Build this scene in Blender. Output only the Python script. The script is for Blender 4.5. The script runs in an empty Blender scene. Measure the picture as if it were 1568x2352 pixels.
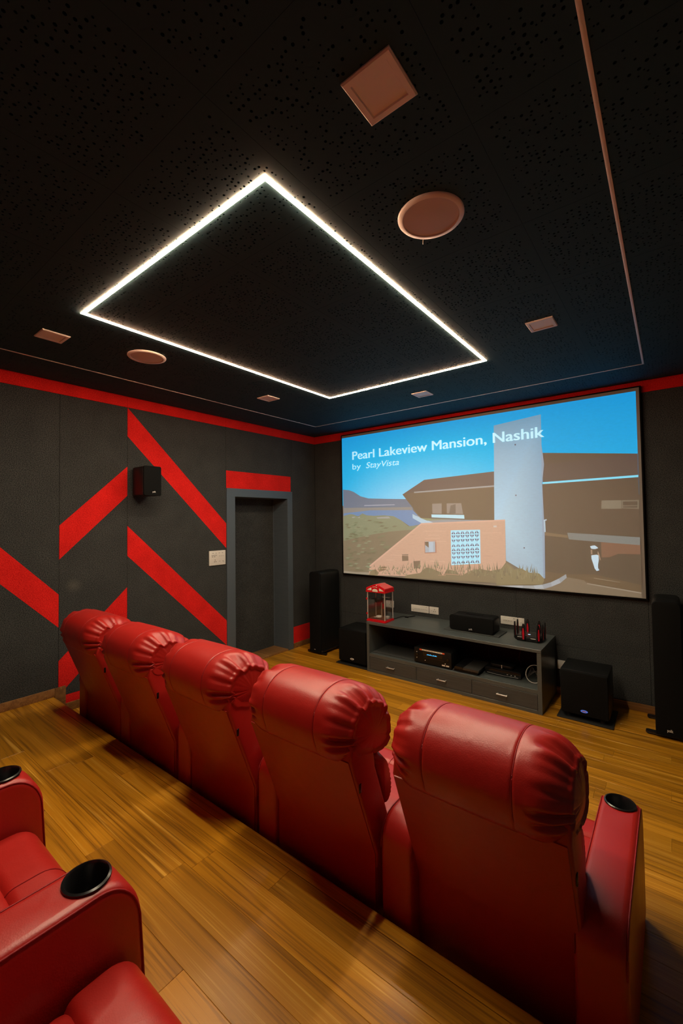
import bpy, bmesh, math, random
from mathutils import Matrix, Vector
C = bpy.context.scene.collection
S = bpy.context.scene

# ------------------------------------------------------------------ camera
cam_d = bpy.data.cameras.new('camera'); cam = bpy.data.objects.new('camera', cam_d); C.objects.link(cam); S.camera = cam
cam_d.sensor_fit = 'HORIZONTAL'; cam_d.sensor_width = 36.0; cam_d.lens = 22.2709; cam_d.shift_y = -0.00748; cam_d.clip_start = .02
R = Vector((0.789345, 0.613808, -0.013175)); U = Vector((0.028548, -0.015259, 0.999476)); F = Vector((-0.613286, 0.789308, 0.029567))
M = Matrix((R, U, -F)).transposed().to_4x4(); M.translation = Vector((4.0317, -4.5694, 1.7199)); cam.matrix_world = M

# ------------------------------------------------------------------ world, exposure
w = bpy.data.worlds.new('world'); S.world = w; w.use_nodes = True
w.node_tree.nodes['Background'].inputs[0].default_value = (0.55, 0.6, 0.7, 1)
w.node_tree.nodes['Background'].inputs[1].default_value = 0.0
S.view_settings.view_transform = 'Standard'; S.view_settings.look = 'None'
S.view_settings.gamma = 1.0; S.view_settings.use_curve_mapping = False
S.view_settings.exposure = 0.0
LED_STRENGTH = 215.0                # linear light in the ceiling, the room's lamp
LED_COLOR = (1.0, 0.84, 0.60)
SCREEN_AMB = (0.205, 0.150, 0.082)   # how much of the lamp the white screen cloth returns

# ------------------------------------------------------------------ sizes (metres)
W_X, D_Y, H_Z = 4.38, -4.99, 2.913
BAND = 2.808
MID, TOP = 0.148, 0.2965            # heights of the two platforms
MID_Y, TOP_Y = -2.17, -3.262        # their front edges

# ------------------------------------------------------------------ helpers
def lin(c):
    return tuple((v/255/12.92 if v/255 <= .04045 else ((v/255+.055)/1.055)**2.4) for v in c)

def mat(name, col, rough=.5, spec=.5, metal=0., emit=None, es=0.):
    m = bpy.data.materials.new(name); m.use_nodes = True
    b = m.node_tree.nodes['Principled BSDF']
    b.inputs['Base Color'].default_value = (*col, 1); b.inputs['Roughness'].default_value = rough
    b.inputs['Specular IOR Level'].default_value = spec; b.inputs['Metallic'].default_value = metal
    if emit: b.inputs['Emission Color'].default_value = (*emit, 1); b.inputs['Emission Strength'].default_value = es
    return m

def N(m, t, **kw):
    n = m.node_tree.nodes.new(t)
    for k, v in kw.items():
        if k in n.inputs: n.inputs[k].default_value = v
        else: setattr(n, k, v)
    return n

def L(m, a, ao, b, bi): m.node_tree.links.new(a.outputs[ao], b.inputs[bi])

def ramp(m, stops):
    r = N(m, 'ShaderNodeValToRGB'); e = r.color_ramp.elements
    while len(e) < len(stops): e.new(.5)
    for i, (p, c) in enumerate(stops): e[i].position = p; e[i].color = (*c, 1)
    return r

def obj(name, bm, m=None, parent=None, sharp=35, smooth=True):
    if isinstance(bm, bpy.types.Mesh): me = bm
    else:
        me = bpy.data.meshes.new(name); bm.normal_update(); bm.to_mesh(me); bm.free()
        if smooth:
            me.shade_smooth(); me.set_sharp_from_angle(angle=math.radians(sharp))
    if m and not me.materials:
        for k in (m if isinstance(m, (list, tuple)) else [m]): me.materials.append(k)
    o = bpy.data.objects.new(name, me); C.objects.link(o)
    if parent: o.parent = parent
    return o

def thing(name, label, cat, loc=(0, 0, 0), rz=0, group=None):
    o = bpy.data.objects.new(name, None); C.objects.link(o); o.empty_display_size = .05
    o.location = loc; o.rotation_euler = (0, 0, rz); o['label'] = label; o['category'] = cat
    if group: o['group'] = group
    return o

def tag(o, label, cat, group=None):
    o['label'] = label; o['category'] = cat
    if group: o['group'] = group
    return o

def struct(o): o['kind'] = 'structure'; return o

def copy_tree(o, parent=None):
    c = o.copy(); C.objects.link(c)
    if parent: c.parent = parent
    for ch in list(o.children): copy_tree(ch, c)
    return c

def add_box(bm, x0, x1, y0, y1, z0, z1, bev=0, seg=2, mi=0):
    vs = [bm.verts.new((x, y, z)) for x in (x0, x1) for y in (y0, y1) for z in (z0, z1)]
    fs = [bm.faces.new([vs[i] for i in f]) for f in ((0,1,3,2),(4,6,7,5),(0,4,5,1),(2,3,7,6),(0,2,6,4),(1,5,7,3))]
    for f in fs: f.material_index = mi
    if bev:
        es = list({e for f in fs for e in f.edges})
        bmesh.ops.bevel(bm, geom=es, offset=bev, segments=seg, profile=.5, affect='EDGES', clamp_overlap=True, material=mi)
    return bm

def box(*a, **k): return add_box(bmesh.new(), *a, **k)

def add_prism(bm, pts, a0, a1, axis='x', bev=0, seg=2, mi=0):
    """pts: 2D outline (y,z) for axis x, (x,z) for y, (x,y) for z, extruded from a0 to a1"""
    def P(p, a): return (a, p[0], p[1]) if axis == 'x' else ((p[0], a, p[1]) if axis == 'y' else (p[0], p[1], a))
    A = [bm.verts.new(P(p, a0)) for p in pts]; B = [bm.verts.new(P(p, a1)) for p in pts]
    n = len(pts)
    fs = [bm.faces.new(A[::-1]), bm.faces.new(B)] + [bm.faces.new((A[i], A[(i+1) % n], B[(i+1) % n], B[i])) for i in range(n)]
    bmesh.ops.recalc_face_normals(bm, faces=fs)
    for f in fs: f.material_index = mi
    if bev:
        es = list(set(fs[0].edges) | set(fs[1].edges))
        bmesh.ops.bevel(bm, geom=es, offset=bev, segments=seg, profile=.5, affect='EDGES', clamp_overlap=True, material=mi)
    return bm

def prism(*a, **k): return add_prism(bmesh.new(), *a, **k)

def add_cyl(bm, c, r, h, axis='z', seg=24, r2=None, mi=0):
    rot = {'z': Matrix(), 'x': Matrix.Rotation(math.pi/2, 4, 'Y'), 'y': Matrix.Rotation(-math.pi/2, 4, 'X')}[axis]
    r_ = bmesh.ops.create_cone(bm, cap_ends=True, segments=seg, radius1=r, radius2=r if r2 is None else r2, depth=h, matrix=Matrix.Translation(c) @ rot)
    for f in {f for v in r_['verts'] for f in v.link_faces}: f.material_index = mi
    return bm

def cyl(*a, **k): return add_cyl(bmesh.new(), *a, **k)

def add_lathe(bm, prof, c=(0, 0, 0), seg=32, mi=0, cap0=True):
    rings = []
    for r, z in prof:
        rings.append([bm.verts.new((c[0]+r*math.cos(2*math.pi*i/seg), c[1]+r*math.sin(2*math.pi*i/seg), c[2]+z)) for i in range(seg)])
    fs = []
    for a, b in zip(rings, rings[1:]):
        for i in range(seg): fs.append(bm.faces.new((a[i], a[(i+1) % seg], b[(i+1) % seg], b[i])))
    for ring in ((rings[0], rings[-1]) if cap0 else (rings[-1],)):
        fs.append(bm.faces.new(ring))
    bmesh.ops.recalc_face_normals(bm, faces=fs)
    for f in fs: f.material_index = mi
    return bm

def spline(pts, n, closed=False):
    out = []; m = len(pts); segs = m if closed else m-1
    for k in range(n):
        t = k/(n if closed else n-1)*segs; i = min(int(t), segs-1); f = t-i
        g = (lambda j: pts[j % m]) if closed else (lambda j: pts[max(0, min(m-1, j))])
        p0, p1, p2, p3 = g(i-1), g(i), g(i+1), g(i+2)
        out.append(tuple(.5*((2*b)+(-a+c)*f+(2*a-5*b+4*c-d)*f*f+(-a+3*b-3*c+d)*f**3) for a, b, c, d in zip(p0, p1, p2, p3)))
    return out

def add_tube(bm, pts, r, seg=8, closed=False, mi=0):
    pts = [Vector(p) for p in pts]; n = len(pts); rings = []
    for i, p in enumerate(pts):
        a = pts[(i-1) % n] if (closed or i > 0) else p; b = pts[(i+1) % n] if (closed or i < n-1) else p
        t = (b-a).normalized(); up = Vector((0, 0, 1)) if abs(t.z) < .9 else Vector((0, 1, 0))
        s = t.cross(up).normalized(); q = s.cross(t)
        rings.append([bm.verts.new(p+(s*math.cos(2*math.pi*k/seg)+q*math.sin(2*math.pi*k/seg))*r) for k in range(seg)])
    fs = []
    for i in range(n if closed else n-1):
        a, b = rings[i], rings[(i+1) % n]
        for k in range(seg): fs.append(bm.faces.new((a[k], a[(k+1) % seg], b[(k+1) % seg], b[k])))
    if not closed: fs += [bm.faces.new(rings[0]), bm.faces.new(rings[-1])]
    bmesh.ops.recalc_face_normals(bm, faces=fs)
    for f in fs: f.material_index = mi
    return bm

def tube(*a, **k): return add_tube(bmesh.new(), *a, **k)

def rrect(x0, x1, z0, z1, r, n=6, corners=(1, 1, 1, 1)):
    """rounded rectangle outline; corners: bottom-left, bottom-right, top-right, top-left"""
    pts = []
    for (cx, cz, a0, on, px, pz) in ((x0+r, z0+r, 180, corners[0], x0, z0), (x1-r, z0+r, 270, corners[1], x1, z0),
                                     (x1-r, z1-r, 0, corners[2], x1, z1), (x0+r, z1-r, 90, corners[3], x0, z1)):
        if not on: pts.append((px, pz)); continue
        for k in range(n+1):
            a = math.radians(a0+90*k/n); pts.append((cx+r*math.cos(a), cz+r*math.sin(a)))
    return pts

def text_mesh(txt, x0, width, base_z, cap_h, y, offset=0., shear=0., axis='front', extrude=0.0):
    """flat letters in the x/z plane facing the room (-y), fitted to a width and a cap height"""
    cu = bpy.data.curves.new('lettering', 'FONT'); cu.body = txt; cu.size = 1; cu.offset = offset; cu.shear = shear; cu.extrude = extrude
    o = bpy.data.objects.new('lettering', cu); C.objects.link(o); bpy.context.view_layer.update()
    me = bpy.data.meshes.new_from_object(o.evaluated_get(bpy.context.evaluated_depsgraph_get()))
    bpy.data.objects.remove(o); bpy.data.curves.remove(cu)
    xs = [v.co.x for v in me.vertices]; mn, mx = min(xs), max(xs)
    sz = cap_h/.69; sx = width/(mx-mn)
    for v in me.vertices:
        a, b, c = (v.co.x-mn)*sx, v.co.y*sz, v.co.z*sz
        v.co = (x0+a, y-c, base_z+b) if axis == 'front' else (y+c, x0+a, base_z+b)
    return me

def split_words(meshes, gap):
    """one mesh for each word of the lettering"""
    V, F = [], []
    for me in meshes:
        b = len(V); V += [tuple(v.co) for v in me.vertices]; F += [[b+i for i in p.vertices] for p in me.polygons]
    F.sort(key=lambda f: min(V[i][0] for i in f)); words = []; right = -9
    for f in F:
        lo, hi = min(V[i][0] for i in f), max(V[i][0] for i in f)
        if lo > right+gap: words.append([])
        words[-1].append(f); right = max(right, hi)
    out = []
    for fs in words:
        ids = sorted({i for f in fs for i in f}); mp = {k: n for n, k in enumerate(ids)}
        m = bpy.data.meshes.new('word'); m.from_pydata([V[i] for i in ids], [], [[mp[i] for i in f] for f in fs]); out.append(m)
    return out

# ------------------------------------------------------------------ materials
def leather():
    m = mat('red_leather', (.42, .013, .009), .35, .62); b = m.node_tree.nodes['Principled BSDF']
    tc = N(m, 'ShaderNodeTexCoord')
    v = N(m, 'ShaderNodeTexVoronoi', Scale=260.0); L(m, tc, 'Object', v, 'Vector')
    n = N(m, 'ShaderNodeTexNoise', Scale=7.0, Detail=3.0); L(m, tc, 'Object', n, 'Vector')
    b1 = N(m, 'ShaderNodeBump', Strength=.10, Distance=.002); L(m, v, 'Distance', b1, 'Height')
    b2 = N(m, 'ShaderNodeBump', Strength=.22, Distance=.02); L(m, n, 0, b2, 'Height'); L(m, b1, 0, b2, 'Normal'); L(m, b2, 0, b, 'Normal')
    r = N(m, 'ShaderNodeMapRange'); r.inputs[3].default_value = .30; r.inputs[4].default_value = .46
    L(m, n, 0, r, 0); L(m, r, 0, b, 'Roughness')
    return m

def felt(name, a, c, sc=150., stain=False):
    m = mat(name, a, .95, .1); b = m.node_tree.nodes['Principled BSDF']
    g = N(m, 'ShaderNodeNewGeometry')
    n = N(m, 'ShaderNodeTexNoise', Scale=sc, Detail=4.0, Roughness=.75); L(m, g, 'Position', n, 'Vector')
    n2 = N(m, 'ShaderNodeTexNoise', Scale=5.0, Detail=3.0); L(m, g, 'Position', n2, 'Vector')
    r = ramp(m, [(.40, a), (.60, c)]); L(m, n, 0, r, 0)
    mx = N(m, 'ShaderNodeMix', data_type='RGBA', blend_type='MULTIPLY'); mx.inputs[0].default_value = .35
    r2 = ramp(m, [(.3, (.6, .6, .6)), (.7, (1.15, 1.15, 1.1))]); L(m, n2, 0, r2, 0)
    L(m, r, 0, mx, 6); L(m, r2, 0, mx, 7)
    out = (mx, 2)
    if stain:                                             # one pale scuff left on the left wall
        d = N(m, 'ShaderNodeVectorMath', operation='DISTANCE'); d.inputs[1].default_value = (0, -3.115, 1.19); L(m, g, 'Position', d, 0)
        ad = N(m, 'ShaderNodeMath', operation='MULTIPLY_ADD'); ad.inputs[1].default_value = .10; L(m, n2, 0, ad, 0); L(m, d, 'Value', ad, 2)
        mr = N(m, 'ShaderNodeMapRange'); mr.inputs[1].default_value = .125; mr.inputs[2].default_value = .06; mr.inputs[4].default_value = .35
        L(m, ad, 0, mr, 0)
        m2 = N(m, 'ShaderNodeMix', data_type='RGBA'); m2.inputs[7].default_value = (.16, .15, .125, 1)
        L(m, mr, 0, m2, 0); L(m, mx, 2, m2, 6); out = (m2, 2)
    L(m, out[0], out[1], b, 'Base Color')
    bp = N(m, 'ShaderNodeBump', Strength=.35, Distance=.003); L(m, n, 0, bp, 'Height'); L(m, bp, 0, b, 'Normal')
    return m

def wood(name, dark, mid, light, rough=.3, sc=1.):
    m = mat(name, mid, rough, .5); b = m.node_tree.nodes['Principled BSDF']
    tc = N(m, 'ShaderNodeTexCoord'); oi = N(m, 'ShaderNodeObjectInfo')
    off = N(m, 'ShaderNodeVectorMath', operation='SCALE'); off.inputs['Scale'].default_value = 37.
    cmb = N(m, 'ShaderNodeCombineXYZ')
    for k in range(3): L(m, oi, 'Random', cmb, k)
    L(m, cmb, 0, off, 0)
    ad = N(m, 'ShaderNodeVectorMath', operation='ADD'); L(m, tc, 'Object', ad, 0); L(m, off, 0, ad, 1)
    mp = N(m, 'ShaderNodeMapping'); mp.inputs['Scale'].default_value = (.6*sc, 15*sc, 15*sc); L(m, ad, 0, mp, 0)
    mp2 = N(m, 'ShaderNodeMapping'); mp2.inputs['Scale'].default_value = (1.3*sc, 150*sc, 150*sc); L(m, ad, 0, mp2, 0)
    n1 = N(m, 'ShaderNodeTexNoise', Scale=1.0, Detail=3.0, Distortion=.7); L(m, mp, 0, n1, 'Vector')
    n2 = N(m, 'ShaderNodeTexNoise', Scale=1.0, Detail=4.0, Roughness=.7); L(m, mp2, 0, n2, 'Vector')
    sn = N(m, 'ShaderNodeMath', operation='MULTIPLY'); sn.inputs[1].default_value = 20.; L(m, n1, 0, sn, 0)
    s2 = N(m, 'ShaderNodeMath', operation='SINE'); L(m, sn, 0, s2, 0)
    r1 = ramp(m, [(.22, dark), (.48, mid), (.62, mid), (.85, light)])
    sm = N(m, 'ShaderNodeMath', operation='MULTIPLY_ADD'); sm.inputs[1].default_value = .15; L(m, s2, 0, sm, 0)
    m3 = N(m, 'ShaderNodeMath', operation='MULTIPLY_ADD'); m3.inputs[1].default_value = .85; m3.inputs[2].default_value = .08; L(m, n2, 0, m3, 0)
    L(m, m3, 0, sm, 2); L(m, sm, 0, r1, 0)
    mp3 = N(m, 'ShaderNodeMapping'); mp3.inputs['Scale'].default_value = (.75*sc, 34*sc, 34*sc); mp3.inputs['Location'].default_value = (3, 7, 1); L(m, ad, 0, mp3, 0)
    n3 = N(m, 'ShaderNodeTexNoise', Scale=1.0, Detail=2.0, Distortion=.3); L(m, mp3, 0, n3, 'Vector')
    st = ramp(m, [(.665, (0, 0, 0)), (.72, (1, 1, 1))]); L(m, n3, 0, st, 0)
    sl = N(m, 'ShaderNodeMath', operation='MULTIPLY'); sl.inputs[1].default_value = .75; L(m, st, 0, sl, 0)
    ms = N(m, 'ShaderNodeMix', data_type='RGBA'); ms.inputs[7].default_value = (*[min(1, v*1.25) for v in light], 1); L(m, sl, 0, ms, 0); L(m, r1, 0, ms, 6)
    mx = N(m, 'ShaderNodeMix', data_type='RGBA', blend_type='MULTIPLY'); mx.inputs[0].default_value = 1.
    rr = N(m, 'ShaderNodeMapRange'); rr.inputs[3].default_value = .78; rr.inputs[4].default_value = 1.16; L(m, oi, 'Random', rr, 0)
    L(m, ms, 2, mx, 6); L(m, rr, 0, mx, 7); L(m, mx, 2, b, 'Base Color')
    rg = N(m, 'ShaderNodeMapRange'); rg.inputs[3].default_value = rough-.06; rg.inputs[4].default_value = rough+.12; L(m, n2, 0, rg, 0); L(m, rg, 0, b, 'Roughness')
    bp = N(m, 'ShaderNodeBump', Strength=.12, Distance=.002); L(m, n2, 0, bp, 'Height'); L(m, bp, 0, b, 'Normal')
    return m

def laminate(name, a, c, rough=.4):
    m = mat(name, a, rough, .5); b = m.node_tree.nodes['Principled BSDF']
    tc = N(m, 'ShaderNodeTexCoord'); mp = N(m, 'ShaderNodeMapping'); mp.inputs['Scale'].default_value = (6, 220, 220); L(m, tc, 'Object', mp, 0)
    n = N(m, 'ShaderNodeTexNoise', Scale=1.0, Detail=3.0); L(m, mp, 0, n, 'Vector')
    r = ramp(m, [(.35, a), (.65, c)]); L(m, n, 0, r, 0); L(m, r, 0, b, 'Base Color')
    return m

def grille(name, col):
    m = mat(name, col, .8, .12); b = m.node_tree.nodes['Principled BSDF']
    tc = N(m, 'ShaderNodeTexCoord'); v = N(m, 'ShaderNodeTexVoronoi', Scale=420.0); L(m, tc, 'Object', v, 'Vector')
    bp = N(m, 'ShaderNodeBump', Strength=.5, Distance=.002); L(m, v, 'Distance', bp, 'Height'); L(m, bp, 0, b, 'Normal')
    return m

LEATHER = leather()
THREAD = mat('red_thread', (.30, .004, .008), .6)
FELT = felt('charcoal_felt', (.0185, .020, .0205), (.076, .080, .079), stain=True)
REDFELT = felt('red_felt', (.56, .010, .010), (.84, .026, .020))
WOOD = wood('oak_laminate', (.21, .080, .004), (.50, .215, .009), (.72, .39, .06))
OAK = wood('oak_trim', (.13, .055, .017), (.25, .115, .035), (.36, .19, .07), .4)
CEIL = mat('screen_tint_gypsum', (.019, .055, .074), .75, .2)  # blue painted into the base colour imitates screen light and offsets red bounce
VOID = mat('black_backing', (.004, .004, .004), .95, 0.)
FRAME = laminate('slate_paint', (.070, .092, .112), (.088, .112, .132), .45)
CONS = laminate('slate_laminate', (.062, .074, .074), (.095, .108, .104), .34)
BLACK = mat('black_vinyl', (.0055, .006, .006), .45, .3)
GRILLE = grille('black_grille_cloth', (.0055, .006, .006))
GLOSS = mat('black_gloss', (.008, .008, .009), .12, .5)
RUBBER = mat('black_rubber', (.012, .012, .012), .7)
WHITE = mat('white_plastic', (.72, .70, .64), .4)
OFFW = mat('white_diffuser', (.84, .80, .78), .45)
GREYPL = mat('grey_print', (.22, .20, .18), .5)
CHROME = mat('brushed_steel', (.72, .70, .66), .32, .5, .45)
SILVER = mat('silver_logo', (.75, .74, .70), .3, .5, .3)
REDPL = mat('red_gloss_plastic', (.62, .008, .014), .22, .5)
CORD = mat('cable_white', (.55, .54, .50), .5)
LED = mat('led_diffuser', (.8, .8, .8), .5, .2, emit=LED_COLOR, es=LED_STRENGTH)
HALO_EDGE = mat('added_halo_edge', (.8, .7, .6), .5, .2, emit=(1.0, .52, .28), es=LED_STRENGTH*1.0)  # amber emission made up to imitate the warm halo beside the strip
def glass():
    m = mat('clear_acrylic', (1, 1, 1), .06, .5); nt = m.node_tree
    g = N(m, 'ShaderNodeBsdfGlossy', Roughness=.05); t = N(m, 'ShaderNodeBsdfTransparent'); mx = N(m, 'ShaderNodeMixShader')
    t.inputs[0].default_value = (.92, .92, .92, 1); mx.inputs[0].default_value = .09
    L(m, t, 0, mx, 1); L(m, g, 0, mx, 2); L(m, mx, 0, nt.nodes['Material Output'], 0)
    return m
GLASS = glass()

def display(col, s): return mat('lit_display', (.01, .01, .01), .3, .3, emit=col, es=s)

# ------------------------------------------------------------------ floor, platforms, planks
floor = struct(obj('floor', box(-.02, W_X+.02, D_Y-.02, .02, -.10, -.012), OAK))
bm = bmesh.new()
add_box(bm, .0, W_X, D_Y, MID_Y-.012, -.012, MID-.012); add_box(bm, .0, W_X, D_Y, TOP_Y-.012, MID-.012, TOP-.012)
obj('platform_carcass', bm, OAK, floor)
rnd = random.Random(4)
PLANK = {}
def plank_mesh(l, w):
    k = (round(l, 3), round(w, 3))
    if k not in PLANK:
        me = bpy.data.meshes.new('plank'); bm = box(0, l-.0005, 0, w-.0004, -.012, 0, bev=.0010, seg=1)
        bm.to_mesh(me); bm.free(); me.materials.append(WOOD); PLANK[k] = me
    return PLANK[k]
def plank_field(y_back, y_front, z, pw=.12):
    n = max(1, round((y_front-y_back)/pw)); pw = (y_front-y_back)/n
    for i in range(n):
        x = -[.42, .84, 1.22, .0][(i*3+int(z*10)) % 4] - .05*(i % 2)
        while x < W_X-.002:
            a, b = max(x, .0), min(x+1.22, W_X)
            if b-a > .01: obj('plank', plank_mesh(b-a, pw), None, floor).location = (a, y_back+i*pw, z)
            x += 1.22
plank_field(MID_Y, 0., 0.)
plank_field(TOP_Y+.0, MID_Y-.055, MID)
plank_field(D_Y, TOP_Y-.055, TOP)
for y, z in ((MID_Y, MID), (TOP_Y, TOP)):
    obj('riser', box(0, W_X, y-.012, y-.004, z-MID, z-.014), OAK, floor)
    # rounded stair nosing with a fine groove behind it
    pr = [(y-.0535, z-.013), (y-.0535, z), (y-.006, z+.001), (y+.002, z-.002), (y+.005, z-.008), (y+.003, z-.014), (y-.004, z-.018), (y-.012, z-.018)]
    obj('nosing', prism(pr, 0, W_X, 'x'), WOOD, floor, sharp=60)

# ------------------------------------------------------------------ walls
DY0, DY1, DZ = -1.545, -.475, 2.10        # door frame outer edges
IY0, IY1, IZ = -1.426, -.567, 2.003       # door opening
T = .009                                  # felt boards stand this proud of the wall
bm = bmesh.new()
for a in ((-.30, -T, D_Y-.1, DY0+.02, -.1, H_Z+.1), (-.30, -T, DY1-.02, .1, -.1, H_Z+.1), (-.30, -T, DY0+.02, DY1-.02, DZ-.02, H_Z+.1), (-.34, -.30, D_Y, .1, -.1, H_Z)): add_box(bm, *a)
wall_left = struct(obj('wall_left', bm, VOID))
wall_front = struct(obj('wall_front', box(0, W_X, T, .12, -.1, H_Z+.1), VOID))
wall_right = struct(obj('wall_right', box(W_X+T, W_X+.12, D_Y-.1, .1, -.1, H_Z+.1), VOID))
wall_back = struct(obj('wall_back', box(0, W_X, D_Y-.12, D_Y-T, -.1, H_Z+.1), VOID))
G = .0009
def boards(wall, axis, cuts, z0, z1, fix, zcuts=()):
    for a, b in zip(cuts, cuts[1:]):
        zz = [z0, *[z for z in zcuts if z0 < z < z1], z1]
        for u, v in zip(zz, zz[1:]):
            if axis == 'L': bm = box(-T, 0, a+G, b-G, u+G, v-G, bev=.0015, seg=1)
            if axis == 'R': bm = box(W_X, W_X+T, a+G, b-G, u+G, v-G, bev=.0015, seg=1)
            if axis == 'F': bm = box(a+G, b-G, 0, T, u+G, v-G, bev=.0015, seg=1)
            if axis == 'B': bm = box(a+G, b-G, D_Y-T, D_Y, u+G, v-G, bev=.0015, seg=1)
            obj('felt_panel', bm, FELT, wall)
LOWB = .283
boards(wall_left, 'L', [D_Y, -3.79, -3.228], TOP-.01, BAND, 0)
boards(wall_left, 'L', [-3.228, -2.667, DY0-.0], LOWB, BAND, 0)
boards(wall_left, 'L', [DY0, DY1], DZ-.01, BAND, 0)
boards(wall_left, 'L', [DY1, 0], LOWB, BAND, 0)
boards(wall_front, 'F', [0, .52, 1.63, 2.75, 3.86, W_X], 0, BAND, 0, (.47,))
boards(wall_right, 'R', [D_Y, -3.79, -2.57, -1.35, 0], 0, BAND, 0)
boards(wall_back, 'B', [0, 1.22, 2.44, 3.66, W_X], 0, BAND, 0)
# the red frieze under the ceiling and the red strip above the skirting
def band(wall, bm): obj('red_band', bm, REDFELT, wall)
for a, b in ((D_Y, -3.79), (-3.79, -2.667), (-2.667, DY0), (DY0, 0)): band(wall_left, box(-T, .0006, a+.0005, b-.0005, BAND+G, H_Z, bev=.001, seg=1))
for a, b in ((0, 1.63), (1.63, 2.75), (2.75, W_X)): band(wall_front, box(a+.0005, b-.0005, -.0006, T, BAND+G, H_Z, bev=.001, seg=1))
band(wall_right, box(W_X-.0006, W_X+T, D_Y, 0, BAND+G, H_Z)); band(wall_back, box(0, W_X, D_Y-T, D_Y+.0006, BAND+G, H_Z))
band(wall_left, box(-T, .0006, TOP_Y, DY0, 0., LOWB-G, bev=.001, seg=1)); band(wall_left, box(-T, .0006, DY1, 0, 0., LOWB-G, bev=.001, seg=1))
# slanting red felt inlays of the left wall
def stripe(y0, y1, t0, b0, t1, b1):
    obj('red_stripe', prism([(y0+G, b0), (y1-G, b1), (y1-G, t1), (y0+G, t0)], -T, .0011, 'x', bev=.0006, seg=1), REDFELT, wall_left)
S1, S2 = -2.667, -3.228
stripe(S1, DY0, 2.806, 2.5334, 1.692, 1.4073)
stripe(S2, S1, 1.70, 1.4148, 2.2439, 1.9687)
stripe(S1, DY0, 1.685, 1.4031, .5834, .3023)
stripe(S2, S1, .576, .29, 1.1119, .8147)
stripe(-3.79, S2, 1.72, 1.44, 1.1259, .8524)
stripe(DY0+.001, DY1-.02, 2.3033, DZ-.002, 2.3033, DZ-.002)

# skirtings
SK = .068
def skirt(name, pieces):
    root = None
    for k, a in enumerate(pieces):
        x0, x1, y0, y1, z0, z1 = a
        bm = box(x0, x1, y0, y1, z0, z1, bev=.003, seg=2)
        if root is None: root = struct(obj(name, bm, OAK))
        else: obj('skirting_length', bm, OAK, root)
skirt('baseboard_left', [(.0007, .013, DY1+.003, -.001, 0, SK), (.0007, .013, MID_Y-.006, DY0-.003, .0, SK), (.0007, .013, TOP_Y+.087, MID_Y-.006, MID, MID+SK),
                         (.0007, .0135, D_Y, TOP_Y+.0065, TOP, TOP+SK), (.0007, .0135, TOP_Y+.007, TOP_Y+.087, MID, TOP+SK)])
skirt('baseboard_front', [(.014, W_X, -.013, -.0007, 0, SK)])
skirt('baseboard_right', [(W_X-.013, W_X-.0007, MID_Y, -.014, 0, SK), (W_X-.013, W_X-.0007, TOP_Y, MID_Y, MID, MID+SK), (W_X-.013, W_X-.0007, D_Y, TOP_Y, TOP, TOP+SK)])
skirt('baseboard_back', [(0, W_X, D_Y+.0007, D_Y+.013, TOP, TOP+SK)])

# ------------------------------------------------------------------ door
bm = bmesh.new(); FX = .012
add_box(bm, -.285, FX, DY0, IY0, 0, IZ, bev=.0015, seg=1); add_box(bm, -.285, FX, IY1, DY1, 0, IZ, bev=.0015, seg=1)
add_box(bm, -.285, FX, DY0, DY1, IZ, DZ, bev=.0015, seg=1)
door = struct(obj('door_1', bm, FRAME))
obj('door_leaf', box(-.29, -.268, IY0-.01, IY1+.01, .0, IZ+.01), FELT, door)
obj('threshold', box(-.268, .006, IY0+.001, IY1-.001, -.01, .020, bev=.004), OAK, door)
obj('door_stop', box(-.268, -.258, IY1-.006, IY1, .02, IZ), FRAME, door)

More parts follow.
